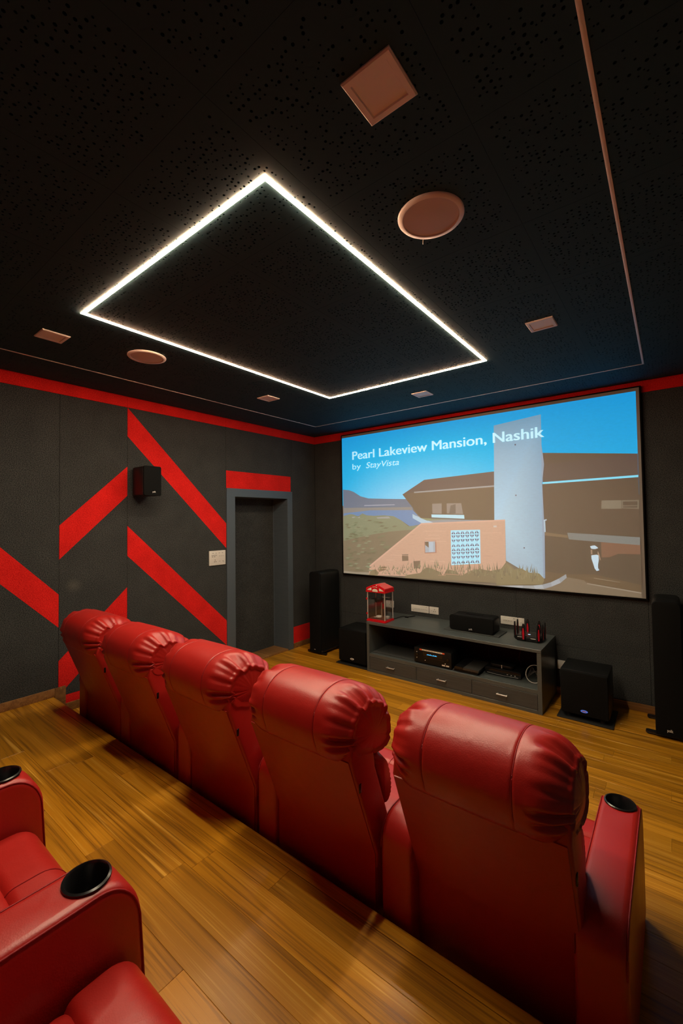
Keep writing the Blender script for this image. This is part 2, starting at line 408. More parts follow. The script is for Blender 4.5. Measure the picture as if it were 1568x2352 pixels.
# ------------------------------------------------------------------ ceiling with perforated tiles
ceiling = struct(obj('ceiling', box(-.02, W_X+.02, D_Y-.02, .02, H_Z+.016, H_Z+.1), VOID))
def tile_mesh(wx, wy, seed):
    r = random.Random(seed); bm = bmesh.new(); g = .0004; mg = .028
    cs = .0212
    nx, ny = max(1, int((wx-2*mg)/cs)), max(1, int((wy-2*mg)/cs))
    x0, y0 = (wx-nx*cs)/2, (wy-ny*cs)/2
    xs = [x0+cs*.5*i for i in range(2*nx+1)]; ys = [y0+cs*.5*j for j in range(2*ny+1)]
    V = [[bm.verts.new((x, y, 0)) for y in ys] for x in xs]
    for i in range(nx):
        for j in range(ny):
            a, b = 2*i, 2*j
            o = [V[a][b], V[a+1][b], V[a+2][b], V[a+2][b+1], V[a+2][b+2], V[a+1][b+2], V[a][b+2], V[a][b+1]]
            if r.random() < .36: bm.faces.new(o[::-1]); continue
            rad = r.choice((.0026, .0034, .0042, .0050)); m_ = cs/2-rad-.0006
            cx, cy = xs[a+1]+r.uniform(-m_, m_), ys[b+1]+r.uniform(-m_, m_)
            an = [math.radians(225+45*k) for k in range(8)]
            i1 = [bm.verts.new((cx+rad*math.cos(t), cy+rad*math.sin(t), 0)) for t in an]
            i2 = [bm.verts.new((cx+rad*math.cos(t), cy+rad*math.sin(t), .012)) for t in an]
            for k in range(8):
                q = (k+1) % 8
                bm.faces.new((o[q], o[k], i1[k], i1[q])); bm.faces.new((i1[q], i1[k], i2[k], i2[q])).material_index = 0
    # plain margin and edge
    A = [bm.verts.new(p) for p in ((g, g, 0), (wx-g, g, 0), (wx-g, wy-g, 0), (g, wy-g, 0))]
    U = [bm.verts.new((v.co.x, v.co.y, .014)) for v in A]
    bot = [V[i][0] for i in range(2*nx+1)]; rig = [V[2*nx][j] for j in range(2*ny+1)]
    top = [V[i][2*ny] for i in range(2*nx, -1, -1)]; lef = [V[0][j] for j in range(2*ny, -1, -1)]
    for k, e in enumerate((bot, rig, top, lef)):
        bm.faces.new([A[(k+1) % 4], A[k]]+e)
        bm.faces.new((A[k], A[(k+1) % 4], U[(k+1) % 4], U[k]))
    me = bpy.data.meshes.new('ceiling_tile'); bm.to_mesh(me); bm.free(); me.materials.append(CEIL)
    return me
TP = .5555
xs = [0]+[1.925+TP*k for k in range(-3, 5)]+[W_X]
ys = [D_Y]+[.0-TP*k for k in range(8, -1, -1)]
TM = {}
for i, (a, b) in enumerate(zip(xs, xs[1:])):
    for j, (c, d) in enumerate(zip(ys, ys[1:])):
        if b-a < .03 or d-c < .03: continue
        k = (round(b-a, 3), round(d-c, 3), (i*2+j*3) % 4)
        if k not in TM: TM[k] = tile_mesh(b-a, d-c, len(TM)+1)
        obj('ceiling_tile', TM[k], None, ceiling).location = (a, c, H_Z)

# ------------------------------------------------------------------ ceiling lights
def bar(bm, x0, x1, y0, y1, z0, z1): return add_box(bm, x0, x1, y0, y1, z0, z1, bev=.0012, seg=2)
def ring_light(name, label, cat, x0, x1, y0, y1, wd, zlow, m, part):
    t = thing(name, label, cat, ((x0+x1)/2, (y0+y1)/2, H_Z)); o = (x0+x1)/2, (y0+y1)/2
    h = wd/2; X0, X1, Y0, Y1 = x0-o[0], x1-o[0], y0-o[1], y1-o[1]
    for a in ((X0-h, X1+h, Y0-h, Y0+h), (X0-h, X1+h, Y1-h, Y1+h), (X0-h, X0+h, Y0+h, Y1-h), (X1-h, X1+h, Y0+h, Y1-h)):
        o_ = obj(part, bar(bmesh.new(), *a, zlow, .002), m, t)
        if part == 'diffuser' and m is LED:                      # amber glow added on the strip's edges, for a warm ceiling halo
            o_.data.materials.append(HALO_EDGE)
            for f in o_.data.polygons:
                if f.normal.z > -.5: f.material_index = 1
    return t
led = ring_light('linear_ceiling_light', 'glowing warm white rectangle of linear light set in the dark ceiling', 'ceiling light', 1.428, 2.955, -3.592, -1.383, .019, -.0035, LED, 'diffuser')
out = ring_light('linear_ceiling_light', 'unlit thin pale light profile running around the edge of the ceiling', 'ceiling light', .4715, 3.898, -4.48, -.508, .013, -.003, OFFW, 'diffuser')
PANELS = [(3.430, -3.598, 'square unlit ceiling panel light, the largest in the photo, near the top'),
          (3.437, -1.762, 'square unlit ceiling panel light above the right end of the screen'),
          (.958, -3.592, 'square unlit ceiling panel light at the far left above the striped wall'),
          (.969, -1.767, 'square unlit ceiling panel light left of the lit rectangle near the door'),
          (2.188, -.911, 'square unlit ceiling panel light between lit rectangle and screen')]
def panel_light():
    t = thing('square_panel_light', '', 'ceiling light', (0, 0, H_Z), group='square panel lights on the ceiling')
    bm = bmesh.new(); o, i = .0775, .058
    for k in range(4):
        A = [Matrix.Rotation(k*math.pi/2, 3, 'Z') @ Vector(v) for v in ((-o, -o, .001), (o, -o, .001), (o, -o, -.004), (-o, -o, -.004), (o-.004, -o+.004, -.008), (-o+.004, -o+.004, -.008), (i, -i, -.008), (-i, -i, -.008), (i-.003, -i+.003, -.003), (-i+.003, -i+.003, -.003))]
        v = [bm.verts.new(p) for p in A]
        for f in ((0, 1, 2, 3), (3, 2, 4, 5), (5, 4, 6, 7), (7, 6, 8, 9)): bm.faces.new([v[q] for q in f])
    bmesh.ops.remove_doubles(bm, verts=bm.verts, dist=1e-5); bmesh.ops.recalc_face_normals(bm, faces=bm.faces)
    obj('frame', bm, OFFW, t, smooth=False); obj('diffuser', box(-.0555, .0555, -.0555, .0555, -.0038, .001), OFFW, t)
    return t
p0 = panel_light()
for k, (x, y, lb) in enumerate(PANELS):
    o = p0 if k == 0 else copy_tree(p0); o.location = (x, y, H_Z); o['label'] = lb
SPK = mat('speaker_mesh', (.62, .55, .53), .7)
def ceiling_speaker():
    t = thing('ceiling_speaker', '', 'speaker', (0, 0, H_Z), group='round ceiling speakers')
    obj('rim', add_lathe(bmesh.new(), [(.129, .001), (.129, -.003), (.125, -.008), (.110, -.009), (.107, -.004), (.106, .001)], seg=64), OFFW, t, sharp=50)
    obj('grille', add_lathe(bmesh.new(), [(.1068, .0), (.1068, -.0045), (.07, -.0075), (.03, -.009), (.0005, -.0095)], seg=64), SPK, t)
    return t
s0 = ceiling_speaker(); s0.location = (3.318, -3.052, H_Z); s0['label'] = 'larger looking round ceiling speaker, right of the lit rectangle'
obj('spring_wire', tube([(-.082, .098, -.004), (-.086, .104, -.011), (-.09, .11, -.018)], .0012, 6), CHROME, s0)
s1 = thing('ceiling_speaker', 'small looking round ceiling speaker on the left, above the striped wall', 'speaker', (1.082, -3.04, H_Z), group='round ceiling speakers')
for ch in s0.children:
    if not ch.name.startswith('spring'): c = ch.copy(); C.objects.link(c); c.parent = s1

# ------------------------------------------------------------------ projection screen
SX0, SX1, SZ0, SZ1, SY = .526, 3.846, .995, 2.853, -.030
scr = thing('projection_screen', 'large projection screen on the front wall showing a modern house', 'screen', (SX0, SY, SZ0))
def at_screen(me):
    for v in me.vertices: v.co = (v.co.x-SX0, v.co.y-SY, v.co.z-SZ0)
    return me
FR = .012
bm = bmesh.new()
for a in ((-FR, 0, -FR, SZ1-SZ0+FR), (SX1-SX0, SX1-SX0+FR, -FR, SZ1-SZ0+FR)): add_box(bm, a[0], a[1], -.006, .029, a[2], a[3], bev=.002)
for z in (-FR, SZ1-SZ0): add_box(bm, 0, SX1-SX0, -.006, .029, z, z+FR, bev=.002)
obj('frame', bm, mat('black_velvet', (.006, .006, .006), .9, .1), scr)
obj('cloth', box(0, SX1-SX0, 0, .004, 0, SZ1-SZ0), mat('screen_cloth', (.31, .285, .26), .85, .1), scr)

def picture_material():
    m = mat('projected_light', (.5, .5, .5), .85, .1); b = m.node_tree.nodes['Principled BSDF']
    at = N(m, 'ShaderNodeAttribute', attribute_name='pic'); al = N(m, 'ShaderNodeAttribute', attribute_name='alb')
    g = N(m, 'ShaderNodeNewGeometry'); mp = N(m, 'ShaderNodeMapping'); mp.inputs['Scale'].default_value = (14, 1, 40); L(m, g, 'Position', mp, 0)
    n = N(m, 'ShaderNodeTexNoise', Scale=1.6, Detail=5.0, Roughness=.65); L(m, mp, 0, n, 'Vector')
    r = N(m, 'ShaderNodeMapRange'); r.inputs[3].default_value = .86; r.inputs[4].default_value = 1.14; L(m, n, 0, r, 0)
    mx = N(m, 'ShaderNodeMix', data_type='RGBA', blend_type='MULTIPLY'); mx.inputs[0].default_value = 1.
    L(m, at, 'Color', mx, 6); L(m, r, 0, mx, 7); L(m, mx, 2, b, 'Emission Color'); b.inputs['Emission Strength'].default_value = 1.
    L(m, al, 'Color', b, 'Base Color')
    return m
PICM = picture_material()
ALB = (.31, .285, .26)
def light_of(c, alb=ALB):                          # projected light = colour seen minus the room light the cloth returns
    l = lin(c); return tuple(max(0., a-b*k/q) for a, b, k, q in zip(l, SCREEN_AMB, alb, ALB))
PV, PF, PC, PA = [], [], [], []
def poly(pts, col, layer, alb=ALB):
    i = len(PV); PV.extend((x, SY-.0008-layer*.00011, z) for x, z in pts); PF.append(list(range(i, i+len(pts))))
    cols = col if isinstance(col, list) else [col]*len(pts)
    PC.extend(light_of(c, alb) for c in cols); PA.extend([alb]*len(pts))
# sky: deep blue at the top and far right, paler towards the horizon
XA, XB, ZA, ZB = .526, 3.822, .997, 2.823
SKYA = (.06, .22, .25)
def sky(x, z):
    t = max(0, min(1, (2.82-z)/.85)); u = (x-XA)/(XB-XA)
    a = (0, 168, 222); b = (164, 218, 244) if u < .7 else (110, 200, 235)
    k = t**.9*(.45+.55*math.sin(math.pi*min(1, u/.75)) if u < .75 else .42)
    return tuple(int(p+(q-p)*k) for p, q in zip(a, b))
NX, NZ = 16, 8
for i in range(NX):
    for j in range(NZ):
        q = [(XA+(XB-XA)*(i+a)/NX, 1.90+(ZB-1.90)*(j+b)/NZ) for a, b in ((0, 0), (1, 0), (1, 1), (0, 1))]
        poly(q, [sky(*p) for p in q], 0, SKYA)
poly([(XA, ZA), (XB, ZA), (XB, 1.905), (XA, 1.905)], (140, 124, 98), 0)
COL = dict(hill=(132, 136, 140), shore=(158, 150, 134), lake=(132, 152, 178), field=(154, 152, 116), scrub=(150, 134, 102), path=(172, 156, 128), villa1=(178, 172, 160),
 villa2=(176, 170, 158), town=(176, 176, 178), terrace=(160, 158, 152), rail=(186, 206, 214), terracegrass=(160, 156, 112), underR1=(120, 104, 78), roofL=(122, 104, 88),
 bodyL=(132, 114, 84), glowL=(170, 166, 156), winL=(160, 146, 126), winL2=(162, 148, 128), winLd=(134, 120, 96), ledge=(196, 228, 234), roofR=(112, 98, 86), glowR=(150, 226, 244),
 bodyR=(126, 108, 80), winR=(150, 136, 108), winR2=(148, 134, 106), winR2d=(124, 108, 80), winR2e=(124, 108, 80), carport=(124, 104, 72), lintel=(148, 126, 92), awn=(146, 142, 126),
 wallp=(150, 118, 88), ground=(134, 114, 82), road=(146, 128, 98), roadline=(170, 154, 128), roadline2=(160, 142, 112), curb1=(184, 180, 172), curb2=(172, 168, 158), curb3=(184, 184, 178),
 curb4=(168, 166, 160), curb5=(178, 178, 174), curb6=(166, 164, 156), tower=(168, 190, 200), towerside=(160, 168, 176), pipe=(190, 204, 208), hole1=(110, 112, 110), hole2=(110, 112, 110),
 hole3=(110, 112, 110), brick=(210, 170, 138), brickedge=(220, 178, 148), w1f=(188, 138, 106), w1=(178, 180, 178), w1d=(140, 120, 88), w1c=(190, 196, 198), w2=(146, 124, 94), w3=(146, 124, 94),
 w4=(160, 132, 96), lamp=(220, 214, 204), jalif=(186, 232, 244), shrub1=(150, 132, 96), shrub2=(154, 138, 98), shrub3=(158, 138, 100), hat=(206, 220, 224), skin=(178, 150, 120),
 hair=(122, 102, 74), dress=(206, 222, 228))
PIC = [
 ('hill',[(0.533,2.123),(0.636,2.111),(0.717,2.082),(0.825,2.02),(0.951,1.987),(1.255,1.969),(1.515,1.956),(1.597,1.891),(1.595,1.817),(0.538,1.809)]),
 ('shore',[(0.539,1.875),(1.579,1.858),(1.591,1.817),(0.538,1.796)]),
 ('lake',[(0.538,1.801),(0.977,1.832),(1.591,1.821),(1.667,1.743),(1.753,1.662),(1.55,1.623),(1.425,1.701),(1.322,1.748),(0.537,1.767)]),
 ('field',[(0.537,1.767),(0.661,1.79),(0.712,1.781),(0.781,1.756),(0.851,1.795),(0.918,1.769),(1.032,1.76),(1.18,1.765),(1.322,1.751),(1.425,1.701),(1.525,1.626),(1.632,1.634),(1.681,1.648),(0.954,1.123),(0.952,0.998),(0.53,0.998)]),
 ('scrub',[(0.534,1.429),(0.923,1.508),(1.248,1.558),(1.532,1.582),(1.59,1.582),(0.954,1.123),(0.952,0.998),(0.53,0.998)]),
 ('path',[(0.53,0.998),(0.535,1.025),(0.719,1.019),(0.953,1.032),(0.952,0.998)]),
 ('villa1',[(0.681,1.753),(0.811,1.751),(0.811,1.735),(0.681,1.737)]),
 ('villa2',[(1.069,1.74),(1.251,1.749),(1.277,1.725),(1.087,1.724)]),
 ('town',[(0.882,1.902),(1.342,1.899),(1.342,1.887),(0.882,1.89)]),
 ('terrace',[(1.589,1.768),(1.7,1.677),(1.712,1.653),(1.866,1.655),(2.556,1.693),(2.472,1.704),(2.262,1.715),(1.855,1.728),(1.675,1.743),(1.595,1.774)]),
 ('rail',[(1.586,1.774),(1.622,1.755),(1.866,1.664),(1.777,1.655),(1.699,1.665),(1.588,1.723)]),
 ('terracegrass',[(1.674,1.731),(1.836,1.734),(1.836,1.711),(2.051,1.706),(1.778,1.691)]),
 ('underR1',[(3.045,2.356),(3.821,2.266),(3.822,1.07),(3.031,1.093)]),
 ('roofL',[(1.453,2.015),(1.749,2.174),(2.569,2.209),(2.565,2.047),(1.613,2.03)]),
 ('bodyL',[(1.453,2.015),(1.613,2.035),(2.565,2.052),(2.559,1.69),(2.245,1.697),(1.696,1.724)]),
 ('glowL',[(1.613,2.04),(2.565,2.061),(2.565,2.045),(1.613,2.024)]),
 ('winL',[(1.846,1.888),(1.964,1.888),(1.962,1.769),(1.846,1.775)]),
 ('winL2',[(2.025,1.886),(2.197,1.883),(2.217,1.76),(2.025,1.772)]),
 ('winLd',[(2.073,1.861),(2.132,1.876),(2.13,1.77),(2.053,1.771)]),
 ('ledge',[(1.833,1.764),(2.228,1.751),(2.231,1.709),(1.836,1.729)]),
 ('roofR',[(3.06,2.24),(3.821,2.267),(3.821,2.073),(3.042,2.063)]),
 ('glowR',[(3.042,2.063),(3.821,2.077),(3.82,2.058),(3.042,2.044)]),
 ('bodyR',[(3.037,2.044),(3.82,2.058),(3.82,1.541),(3.25,1.564),(3.048,1.569)]),
 ('winR',[(3.538,1.863),(3.691,1.859),(3.689,1.783),(3.532,1.784)]),
 ('winR2',[(3.695,1.859),(3.82,1.856),(3.818,1.777),(3.693,1.787)]),
 ('winR2d',[(3.702,1.848),(3.808,1.846),(3.807,1.811),(3.701,1.811)]),
 ('winR2e',[(3.701,1.804),(3.806,1.805),(3.806,1.788),(3.7,1.791)]),
 ('carport',[(3.048,1.569),(3.25,1.564),(3.82,1.541),(3.822,1.112),(3.231,1.165),(3.038,1.17)]),
 ('lintel',[(3.043,1.569),(3.249,1.538),(3.253,1.514),(3.042,1.535)]),
 ('awn',[(3.247,1.564),(3.818,1.528),(3.816,1.458),(3.261,1.5)]),
 ('wallp',[(3.524,1.479),(3.818,1.46),(3.817,1.379),(3.652,1.377),(3.585,1.343),(3.524,1.34)]),
 ('ground',[(3.038,1.18),(3.231,1.165),(3.458,1.18),(3.816,1.112),(3.817,0.998),(2.565,0.998),(2.566,1.057)]),
 ('road',[(3.23,1.137),(3.377,1.12),(3.4,1.086),(3.814,1.04),(3.817,0.998),(2.902,0.998),(3.126,1.054)]),
 ('roadline',[(3.4,1.095),(3.815,1.046),(3.814,1.037),(3.4,1.086)]),
 ('roadline2',[(3.457,1.149),(3.66,1.125),(3.66,1.12),(3.457,1.142)]),
 ('curb1',[(2.565,0.998),(2.694,1.012),(2.829,1.024),(2.828,0.998),(2.694,0.998)]),
 ('curb2',[(2.829,1.024),(2.931,1.032),(2.948,1.0),(2.828,0.998)]),
 ('curb3',[(2.931,1.032),(3.012,1.047),(3.029,1.007),(2.948,1.0)]),
 ('curb4',[(3.012,1.047),(3.092,1.077),(3.1,1.037),(3.029,1.007)]),
 ('curb5',[(3.092,1.077),(3.162,1.118),(3.178,1.079),(3.1,1.037)]),
 ('curb6',[(3.162,1.118),(3.227,1.166),(3.232,1.132),(3.178,1.079)]),
 ('tower',[(2.576,2.698),(3.043,2.742),(3.04,2.243),(3.028,1.119),(2.97,1.099),(2.669,1.268),(2.67,1.688),(2.559,1.69)]),
 ('towerside',[(3.04,2.444),(3.06,2.24),(3.038,2.056),(3.048,1.569),(3.041,1.113),(3.023,1.107),(3.03,1.766)]),
 ('pipe',[(3.042,1.689),(3.069,1.696),(3.07,1.684),(3.055,1.679),(3.058,1.569),(3.045,1.569)]),
 ('hole1',[(2.784,2.476),(2.797,2.475),(2.797,2.458),(2.784,2.46)]),
 ('hole2',[(2.778,1.951),(2.791,1.951),(2.791,1.937),(2.778,1.937)]),
 ('hole3',[(2.846,1.413),(2.859,1.413),(2.859,1.4),(2.846,1.399)]),
 ('brick',[(1.699,1.656),(2.67,1.691),(2.666,1.088),(2.467,1.063),(0.943,0.998),(0.954,1.121)]),
 ('brickedge',[(0.954,1.121),(1.699,1.663),(2.67,1.696),(2.67,1.681),(1.706,1.646),(0.961,1.102)]),
 ('w1f',[(1.737,1.453),(1.889,1.462),(1.891,1.318),(1.739,1.307)]),
 ('w1',[(1.747,1.447),(1.874,1.456),(1.875,1.327),(1.747,1.317)]),
 ('w1d',[(1.747,1.442),(1.792,1.445),(1.794,1.375),(1.749,1.406)]),
 ('w1c',[(1.796,1.443),(1.849,1.447),(1.849,1.328),(1.796,1.324)]),
 ('w2',[(1.435,1.282),(1.521,1.289),(1.522,1.21),(1.436,1.201)]),
 ('w3',[(1.589,1.208),(1.68,1.218),(1.68,1.13),(1.593,1.123)]),
 ('w4',[(1.114,1.109),(1.203,1.124),(1.202,1.079),(1.09,1.047)]),
 ('lamp',[(2.547,1.633),(2.581,1.636),(2.584,1.618),(2.549,1.616)]),
 ('jalif',[(2.069,1.58),(2.404,1.589),(2.402,1.223),(2.068,1.187)]),
 ('shrub1',[(1.471,0.999),(1.499,1.037),(1.674,1.073),(1.753,1.143),(1.842,1.131),(1.929,1.102),(1.965,1.059),(2.015,1.141),(2.11,1.125),(2.179,1.074),(2.294,1.142),(2.405,1.165),(2.501,1.15),(2.617,1.178),(2.67,1.254),(2.746,1.196),(2.742,1.032),(1.47,0.998)]),
 ('shrub2',[(2.568,1.129),(2.63,1.194),(2.68,1.237),(2.737,1.18),(2.823,1.196),(2.888,1.16),(2.988,1.157),(3.032,1.108),(3.031,1.084),(3.012,1.047),(2.565,1.006)]),
 ('shrub3',[(0.944,0.998),(0.976,1.065),(1.053,1.076),(1.098,1.035),(1.066,0.998)]),
 ('hat',[(3.435,1.438),(3.453,1.445),(3.473,1.448),(3.488,1.437),(3.5,1.424),(3.472,1.413),(3.444,1.417)]),
 ('skin',[(3.44,1.404),(3.452,1.409),(3.455,1.378),(3.49,1.379),(3.498,1.397),(3.509,1.362),(3.519,1.314),(3.514,1.311),(3.497,1.362),(3.451,1.36),(3.441,1.368)]),
 ('hair',[(3.452,1.414),(3.495,1.415),(3.494,1.363),(3.451,1.362)]),
 ('dress',[(3.443,1.355),(3.486,1.363),(3.501,1.357),(3.502,1.317),(3.495,1.272),(3.494,1.241),(3.504,1.221),(3.482,1.212),(3.467,1.235),(3.456,1.279),(3.444,1.323)]),
]
for k, (n, pts) in enumerate(PIC):
    c = COL[n]
    if n == 'tower': c = [(140, 170, 184), (140, 172, 190), (170, 198, 208), (168, 184, 190), (170, 186, 192), (178, 194, 200), (184, 208, 216), (184, 212, 224)]
    poly(pts, c, k+1)
# grass and shrub tips along the foot of the wall and over the meadow
rg = random.Random(6)
for k in range(260):
    x = rg.uniform(1.0, 2.98); z0 = 1.02+.10*rg.random()+(.05 if x > 1.5 else 0); h = rg.uniform(.02, .07)*(1.5 if x > 1.6 else .8)
    poly([(x, z0), (x+.012, z0), (x+rg.uniform(-.014, .026), z0+h)], rg.choice(((148, 134, 98), (158, 146, 108), (138, 122, 90), (164, 150, 112))), 72+k % 6)
for k in range(120):
    x = rg.uniform(.56, 1.35); z0 = rg.uniform(1.05, 1.74-.0*x)
    if x > .95 and z0 < 1.12+(x-.95)*.72+.05: continue
    if x > 1.2 and z0 > 1.62: continue
    poly([(x, z0), (x+.05, z0-.004), (x+.08, z0+.012), (x+.03, z0+.016)], rg.choice(((146, 140, 104), (160, 156, 120), (142, 130, 96))), 72+k % 6)
# courses of the stone wall
rp = random.Random(2); bk = dict(PIC)['brick']
for k in range(46):
    z = 1.05+.6*rp.random(); x = 1.0+1.62*rp.random(); ln = rp.uniform(.06, .3)
    xl = .96+(z-1.12)*1.46
    if x < xl or x+ln > 2.66 or (2.05-ln < x < 2.41 and 1.18 < z < 1.6): continue
    poly([(x, z), (x+ln, z+.003), (x+ln, z+.008), (x, z+.005)], rp.choice(((200, 158, 126), (220, 182, 152), (206, 164, 132))), 70)
# pierced screen: six by eight blocks, each with paired triangular holes
jx0, jx1 = 2.074, 2.394
for i in range(6):
    for j in range(8):
        cx = jx0+(i+.5)*(jx1-jx0)/6; zb, zt = 1.196+.032*(i+.5)/6, 1.575+.014*(i+.5)/6
        cz = zb+(j+.5)*(zt-zb)/8; s, g = .0205, .004; up = 1 if (j % 4 in (0, 3)) else -1
        for d in (1, -1):
            poly([(cx+d*g, cz-up*s*.8), (cx+d*(g+s), cz-up*s*.8), (cx+d*g, cz+up*s*.8)][::d], (92, 112, 112), 71)
me = bpy.data.meshes.new('projected_picture'); me.from_pydata(PV, [], PF)
for nm, dat in (('pic', PC), ('alb', PA)):
    a = me.color_attributes.new(nm, 'FLOAT_COLOR', 'POINT')
    for i, c in enumerate(dat): a.data[i].color = (*c, 1)
me.materials.append(PICM)
obj('projected_picture', at_screen(me), None, scr)
TXT = mat('projected_lettering', (.45, .5, .5), .85, .1, emit=light_of((196, 240, 250)), es=1.)
for me in split_words([text_mesh('Pearl Lakeview Mansion, Nashik', .706+dx, 2.358, 2.512, .108, SY-.0105-.0002*k) for k, dx in enumerate((0, .0065))], .034):
    obj('title_lettering', at_screen(me), TXT, scr)
obj('byline_lettering', at_screen(text_mesh('by', .706, .138, 2.382, .074, SY-.0105)), TXT, scr)
obj('byline_lettering', at_screen(text_mesh('StayVista', .925, .492, 2.382, .074, SY-.0105, shear=.22)), TXT, scr)

# ------------------------------------------------------------------ media console
KX0, KX1, KY0, KY1, KZ = 1.275, 3.112, -.587, -.004, .557
KO = (KX0, KY0)
con = thing('media_console', 'long slate grey media console with open shelf and three drawers', 'cabinet', (KX0, KY0, 0))
kw, kd = KX1-KX0, KY1-KY0
bm = bmesh.new()
add_box(bm, 0, .033, 0, kd, 0, KZ-.027, bev=.001, seg=1); add_box(bm, kw-.036, kw, 0, kd, 0, KZ-.027, bev=.001, seg=1)
add_box(bm, .033, kw-.036, .004, kd, .168, .205, bev=.001, seg=1); add_box(bm, .033, kw-.036, 0, kd, 0, .031, bev=.001, seg=1)
for x in (.622, 1.213): add_box(bm, x-.009, x+.009, .012, kd-.03, .031, .168)
obj('carcass', bm, CONS, con)
obj('worktop', box(-.001, kw+.001, -.002, kd, KZ-.027, KZ, bev=.0015, seg=1), CONS, con)
obj('back_board', box(.033, kw-.036, kd-.018, kd-.01, .205, KZ-.027), mat('dark_red_felt', (.035, .006, .007), .95), con)
obj('shelf_liner', box(.04, .66, .05, kd-.03, .2055, .212, bev=.001, seg=1), mat('dark_liner', (.03, .032, .03), .9), con)
for a, b in ((.033, .620), (.624, 1.211), (1.215, kw-.036)):
    d = obj('drawer', box(a+.003, b-.003, .003, .022, .034, .165, bev=.0012, seg=1), laminate('drawer_front', (.046, .050, .050), (.064, .070, .068), .5), con)
    c = (a+b)/2-.01
    h = bmesh.new(); add_tube(h, [(c-.048, -.024, .100), (c+.048, -.024, .100)], .0055, 10)
    for x in (c-.040, c+.040): add_tube(h, [(x, .004, .100), (x, -.024, .100)], .004, 8)
    obj('handle', h, CHROME, d)

# ------------------------------------------------------------------ popcorn machine
pm = thing('popcorn_machine', 'small red popcorn machine with clear cabinet on left end of console', 'popcorn machine', (1.380, -.458, KZ))
bm = bmesh.new(); HX, HY = .127, .098
add_box(bm, -HX, HX, -HY, HY, 0, .014, bev=.004); add_box(bm, -HX+.006, HX-.006, -HY+.006, HY-.006, .014, .027, bev=.004)
obj('base', bm, REDPL, pm)
obj('tray', box(-.112, .112, -.083, .083, .027, .031, bev=.001, seg=1), mat('brown_tray', (.16, .06, .05), .35), pm)
for sx in (-1, 1):
    for sy in (-1, 1): obj('post', box(sx*.114-.005, sx*.114+.005, sy*.085-.005, sy*.085+.005, .026, .331, bev=.001, seg=1), CHROME, pm)
for a in ((-.109, .109, -.0865, -.0845), (-.109, .109, .0845, .0865)): obj('pane', box(*a, .028, .33), GLASS, pm)
for a in ((-.1155, -.1135, -.08, .08), (.1135, .1155, -.08, .08)): obj('pane', box(*a, .028, .33), GLASS, pm)
for z in (.085, .252): obj('hinge', box(-.128, -.112, -.098, -.082, z-.012, z+.012, bev=.003), REDPL, pm)
roof = bmesh.new(); add_box(roof, -HX-.003, HX+.003, -HY-.003, HY+.003, .329, .349, bev=.005)
# hipped roof: low eaves left and right, arched ridge band front to back
v = [roof.verts.new(p) for p in ((-HX, -HY, .348), (HX, -HY, .348), (HX, HY, .348), (-HX, HY, .348), (-HX, -HY, .378), (HX, -HY, .378), (HX, HY, .378), (-HX, HY, .378), (-.045, -.09, .412), (.045, -.09, .412), (.045, .082, .412), (-.045, .082, .412))]
fs = [roof.faces.new([v[i] for i in f]) for f in ((0, 1, 5, 4), (1, 2, 6, 5), (2, 3, 7, 6), (3, 0, 4, 7), (4, 5, 9, 8), (5, 6, 10, 9), (6, 7, 11, 10), (7, 4, 8, 11), (8, 9, 10, 11), (3, 2, 1, 0))]
bmesh.ops.recalc_face_normals(roof, faces=fs)
bmesh.ops.bevel(roof, geom=list({e for f in fs for e in f.edges}), offset=.004, segments=2, affect='EDGES', clamp_overlap=True)
obj('roof', roof, REDPL, pm)
arch = [(-.046, .340), (.046, .340)]+[(.046*math.cos(math.radians(a)), .396+.026*math.sin(math.radians(a))) for a in range(0, 181, 15)]
obj('roof_arch', prism(arch, -HY-.006, HY-.012, 'y', bev=.003), REDPL, pm)
dc = bmesh.new(); yf = -HY-.0068
def flat(pts, y=yf): dc.faces.new([dc.verts.new((x, y, z)) for x, z in pts])
flat([(-.036, .342), (.036, .342)]+[(.036*math.cos(math.radians(a)), .352+.022*math.sin(math.radians(a))) for a in range(0, 181, 20)])
for s in (-1, 1): flat([(s*.052, .353), (s*.112, .353), (s*.098, .364), (s*.075, .376), (s*.052, .384)], -HY-.0006)
for x, z, wd in ((-.026, .392, .010), (-.012, .395, .008), (.0, .396, .006), (.011, .395, .008), (.024, .391, .011)): flat([(x-wd/2, z-.002), (x+wd/2, z-.004), (x+wd/2, z+.003), (x-wd/2, z+.004)])
bmesh.ops.recalc_face_normals(dc, faces=dc.faces)
obj('white_decal', dc, mat('cream_print', (.78, .70, .56), .5), pm)
obj('roof_knob', add_lathe(bmesh.new(), [(.0005, .0), (.007, .0), (.007, .004), (.004, .007), (.0005, .008)], (.02, -.103, .410), 16), CHROME, pm)
obj('kettle', add_lathe(bmesh.new(), [(.0005, .205), (.035, .207), (.046, .222), (.047, .243), (.05, .246), (.0005, .252)], (-.02, .0, 0), 28), mat('black_kettle', (.02, .018, .018), .25), pm)
obj('kettle_lid', box(-.078, -.03, -.07, .0, .247, .252, bev=.001, seg=1), GLOSS, pm)
obj('hanger_rod', tube([(.0, .03, .25), (.0, .03, .33)], .004, 8), GLOSS, pm)
obj('support_shelf', box(-.03, .09, .045, .085, .253, .258, bev=.001, seg=1), CHROME, pm)
obj('pedestal', cyl((.0, .03, .115), .008, .17, seg=14), mat('pale_plastic', (.5, .36, .28), .4), pm)
obj('kettle_handle', cyl((.075, -.055, .178), .009, .056, seg=16), REDPL, pm)
obj('back_cord', tube(spline([(.10, .085, .31), (.098, .07, .28), (.1, .078, .16), (.104, .08, .05)], 14), .003, 6), GLOSS, pm)
sc = thing('measuring_scoop', 'white measuring scoop lying inside the popcorn machine', 'scoop', (1.372, -.475, KZ+.031))
